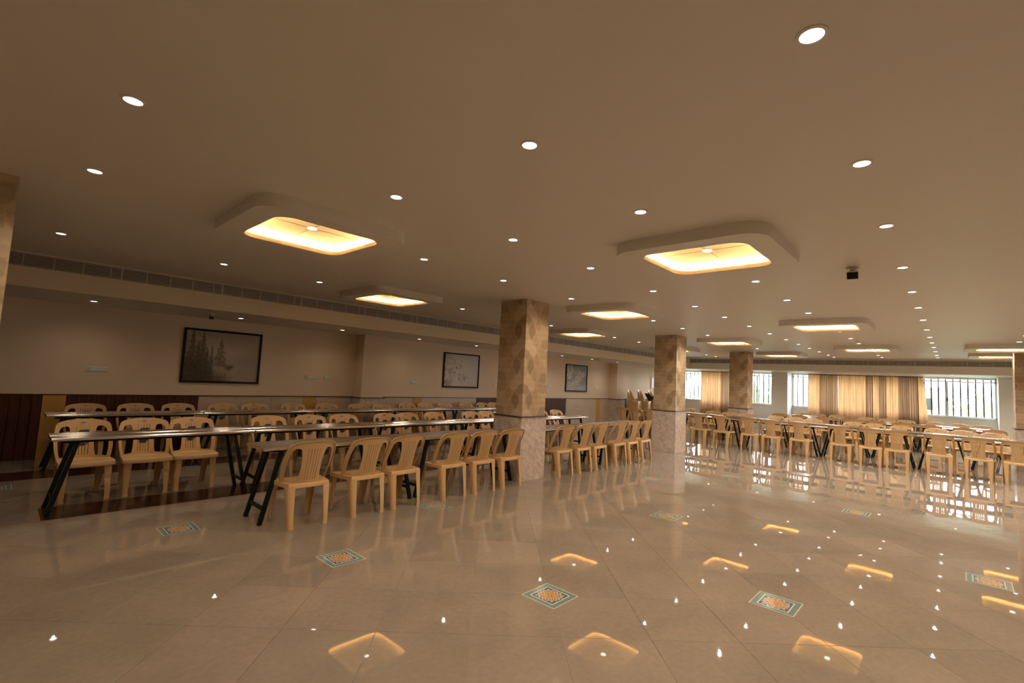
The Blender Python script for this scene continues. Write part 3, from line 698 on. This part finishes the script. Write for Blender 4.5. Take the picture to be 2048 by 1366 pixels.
plate_box(13.08, 13.35, 1.37, 1.45, 'switch plate just before the blossom print', 3, True)
plate_box(16.05, 16.34, 1.37, 1.45, 'wide socket plate right of the blossom print', 3, True)
plate_box(16.53, 16.67, 1.37, 1.45, 'single small plate right of the blossom print sockets', 1, False)

# ------------------------------------------------------------------ ceiling cameras
def cctv(loc, aim, label, s=1.0):
    t = thing('security_camera', label, 'camera', loc)
    part('mount', MB().cyl((0, 0), .045*s, -.012, 0, 20).cyl((0, 0), .018*s, -.035, -.012, 16), WHITEP, t, smooth=40)
    d = Vector((-loc[0], -loc[1], 0)).normalized() if aim is None else Vector(aim).normalized(); rz = math.atan2(d.y, d.x)
    M = Matrix.Translation((0, 0, -.065*s)) @ Matrix.Rotation(rz, 4, 'Z') @ Matrix.Rotation(.25, 4, 'Y')
    o = part('housing', MB().box(-.07*s, .05*s, -.042*s, .042*s, -.034*s, .034*s), WHITEP, t); bv = o.modifiers.new('b', 'BEVEL'); bv.width = .012*s; bv.segments = 3; o.matrix_local = M
    o2 = part('lens_window', MB().box(.045*s, .056*s, -.036*s, .036*s, -.028*s, .028*s), BLACKP, t); bv = o2.modifiers.new('b', 'BEVEL'); bv.width = .006*s; bv.segments = 3; o2.matrix_local = M
cctv((5.80, .74, H), None, 'security camera hanging from the main ceiling by the straight lamp row', 1.25)
cctv((2.45, 9.35, HL), None, 'security camera in the low ceiling above the pine tree picture', .95)
cctv((13.9, 8.9, HL), (1, -.8, 0), 'security camera in the low ceiling beyond the first column', 1.1)

# ------------------------------------------------------------------ windows on the front wall
def window(idx, y0, y1, mulls):
    t = struct(link('window_%d' % idx, None)); fw = .045; xa, xb = XW+.06, XW+.12
    part('frame', MB().box(xa, xb, y0, y1, SILL, SILL+fw).box(xa, xb, y0, y1, HEAD-fw*.6, HEAD).box(xa, xb, y0, y0+fw, SILL, HEAD).box(xa, xb, y1-fw, y1, SILL, HEAD).box(xa, xb, y0, y1, 2.275, 2.32), WINF, t)
    box_part('sill_board', (XW-.03, XW+.06, y0, y1, SILL-.015, SILL+.004), WINF, t)
    ms = [y0]+mulls+[y1]
    for k in range(len(ms)-1):
        a, b = ms[k], ms[k+1]
        if k: m_ = box_part('mullion', (xa-.01, xb, a-.028, a+.028, SILL+fw, 2.275), WINF, t)
        box_part('pane', (XW+.088, XW+.092, a+.028, b-.028, SILL+fw, 2.275), GLASS, t)
        box_part('top_pane', (XW+.088, XW+.092, a+.028, b-.028, 2.32, HEAD-fw*.6), GLASS, t)
        if k == 1: box_part('latch', (xa-.03, xa-.01, a-.015, a+.015, 1.60, 1.72), BLACKP, t)
    y = y0+.12; k = 0
    me = MB().box(XW+.17, XW+.19, -.021, .021, SILL, HEAD).mesh('bar'); me.materials.append(BARM)
    while y < y1: link('bar', me, t, loc=(0, y, 0)); y += .195
    part('bar_rail', MB().box(XW+.19, XW+.20, y0, y1, 2.33, 2.35).box(XW+.19, XW+.20, y0, y1, SILL+.01, SILL+.03), BARM, t)
window(1, 5.75, 9.95, [6.5, 7.6, 8.75]); window(2, -1.05, 5.1, [.2, 1.45, 2.7, 3.9]); window(3, -7.2, -1.67, [-5.8, -4.4, -3.0])

# curtains
def curtain(y0, y1, m_, folds, amp, label, seed, z0=.06, slant=0.):
    r_ = random.Random(seed); n_ = max(24, int(folds*12)); ph = r_.uniform(0, 6); mb = MB(); nz_ = 10; th = .003
    def ring(z):
        t_ = (z-z0)/(2.44-z0); out = []
        for i in range(n_+1):
            u = i/n_; y = y0+(y1-y0)*u + slant*(1-t_)*u
            a = 2*PI*folds*(u+.02*math.sin(9*u+ph)) + .25*math.sin(3*t_+ph)
            out.append((22.93+amp*(math.sin(a)+.35*math.sin(2.3*a+ph))*(.8+.3*(1-t_)), y, z))
        return out
    front = [ring(z0+(2.44-z0)*j/nz_) for j in range(nz_+1)]
    mb.loft(front, cap=False, closed=False)
    t = thing('curtain', label, 'curtain', group='curtains at the windows')
    part('fabric', mb, m_, t, smooth=80)
    part('heading_tape', MB().box(22.90, 22.96, min(y0, y1), max(y0, y1), 2.405, 2.445), m_, t)
curtain(8.90, 7.95, CURT_L, 8, .03, 'sheer gold curtain nearest the room corner', 1)
curtain(7.95, 6.75, CURT_D, 11, .035, 'denser brown curtain beside the third column', 2)
curtain(4.44, 4.02, CURT_L, 4, .02, 'narrow sheer curtain edge beside the wall column', 3)
curtain(4.05, 3.42, CURT_D, 8, .035, 'gathered brown curtain, first from the wall column', 4)
curtain(3.42, 2.50, CURT_L, 9, .022, 'wide translucent gold curtain panel, brightest in the middle', 5)
curtain(2.52, 2.30, CURT_D, 3, .03, 'narrow brown curtain gather after the brightest panel', 6)
curtain(2.32, 2.13, CURT_L, 2, .02, 'narrow gold curtain strip between two brown gathers', 7)
curtain(2.14, 1.90, CURT_D, 4, .03, 'brown curtain gather halfway along the covered window', 8)
curtain(1.92, 1.53, CURT_L, 5, .02, 'gold curtain panel before the darkest brown gather', 9)
curtain(1.54, .98, CURT_D, 9, .035, 'darkest brown curtain gather near the open window', 10, slant=-.03)
curtain(1.0, .84, CURT_L, 2, .02, 'last slim gold curtain edge by the open window', 11, slant=-.2)

# black bag lying on the middle stack
bag = MB(); 
sec = [((-.30, -.03, .02), .03, .02), ((-.20, -.05, .09), .10, .05), ((-.05, -.02, .10), .17, .07), ((.12, .02, .09), .20, .06), ((.28, .05, .06), .17, .05), ((.40, .06, .03), .05, .02)]
bag.loft([[(c0[0]+.03*math.sin(5*a), c0[1]+rw*math.cos(a), c0[2]+rh*math.sin(a)*(1+.25*math.sin(3*a))) for a in np.linspace(0, 2*PI, 16, endpoint=False)] for c0, rw, rh in sec])
bo = part('folded_bag', bag, CLOTH, smooth=60, loc=(19.0, 9.30, 1.02)); bo.rotation_euler = (.1, -.1, -.6)
tag(bo, 'black cloth bag lying on top of the stacked chairs', 'bag')
fl = part('bag_flap', MB().loft([[(-.30, -.12, .05), (-.12, -.16, .07), (-.10, .10, .06), (-.28, .10, .05)], [(-.46, -.06, .32), (-.30, -.10, .30), (-.26, .08, .28), (-.42, .08, .30)]]), CLOTH, bo)

# ------------------------------------------------------------------ outdoors
g0 = part('ground', MB().box(24.5, 160, -90, 110, -4.2, -4), GROUNDM); g0['kind'] = 'structure'
def tree(x, y, z, r, h, label, seed):
    t = thing('tree', label, 'tree', (x, y, -4), group='trees outside the windows'); r_ = random.Random(seed)
    part('trunk', MB().cyl((0, 0), .22, 0, h-.6*r, 10, .1), BARK, t)
    mb = MB()
    for _ in range(1800):
        a = r_.uniform(0, 2*PI); ph = math.acos(r_.uniform(-1, 1)); d = r*(r_.random()**.4)*(.8+.25*math.sin(4*a+seed)*math.sin(3*ph))
        c_ = Vector((d*math.sin(ph)*math.cos(a), d*math.sin(ph)*math.sin(a), h+d*.75*math.cos(ph)))
        u = Vector((r_.gauss(0, 1), r_.gauss(0, 1), r_.gauss(0, 1))).normalized(); v = u.cross(Vector((r_.gauss(0, 1), r_.gauss(0, 1), r_.gauss(0, 1)))).normalized(); s = .20
        mb.poly([c_-u*s, c_+v*s*.5, c_+u*s, c_-v*s*.5])
    o = part('foliage', mb, LEAF, t); o['kind'] = 'stuff'
tree(44, -1.4, 0, 3.4, 4.0, 'green tree behind the right part of the open window', 1)
tree(49, -7.0, 0, 3.6, 4.9, 'tall green tree beyond the open window beside the wall column', 2)
tree(50, 3.4, 0, 2.0, 3.8, 'yellowish bush-like tree behind the sliding sash near the curtain', 3)
tree(42, 12.0, 0, 3.0, 4.2, 'yellow green tree behind the window beside the third column', 4)
bd = thing('apartment_building', 'distant reddish building seen through the open window beside the curtain', 'building', (70, 3.6, -4))
box_part('wall', (-4, 4, -2.4, 2.4, 0, 6.8), BRICK, bd); box_part('roof_slab', (-4.2, 4.2, -2.6, 2.6, 6.8, 7.0), CONC, bd)
for k in range(3): box_part('window', (-4.05, -3.98, -1.9+k*1.4, -1.2+k*1.4, 4.6, 5.8), BLACKP, bd)

# portals so that sky light finds the windows
for y0, y1 in ((5.75, 9.95), (-1.05, 5.1), (-7.2, -1.67)):
    ld = bpy.data.lights.new('sky_portal', 'AREA'); ld.shape = 'RECTANGLE'; ld.size = y1-y0; ld.size_y = HEAD-SILL; ld.cycles.is_portal = True
    o = link('window_daylight', ld); o.location = (XW+.22, (y0+y1)/2, (SILL+HEAD)/2); o.rotation_euler = (PI/2, 0, PI/2)
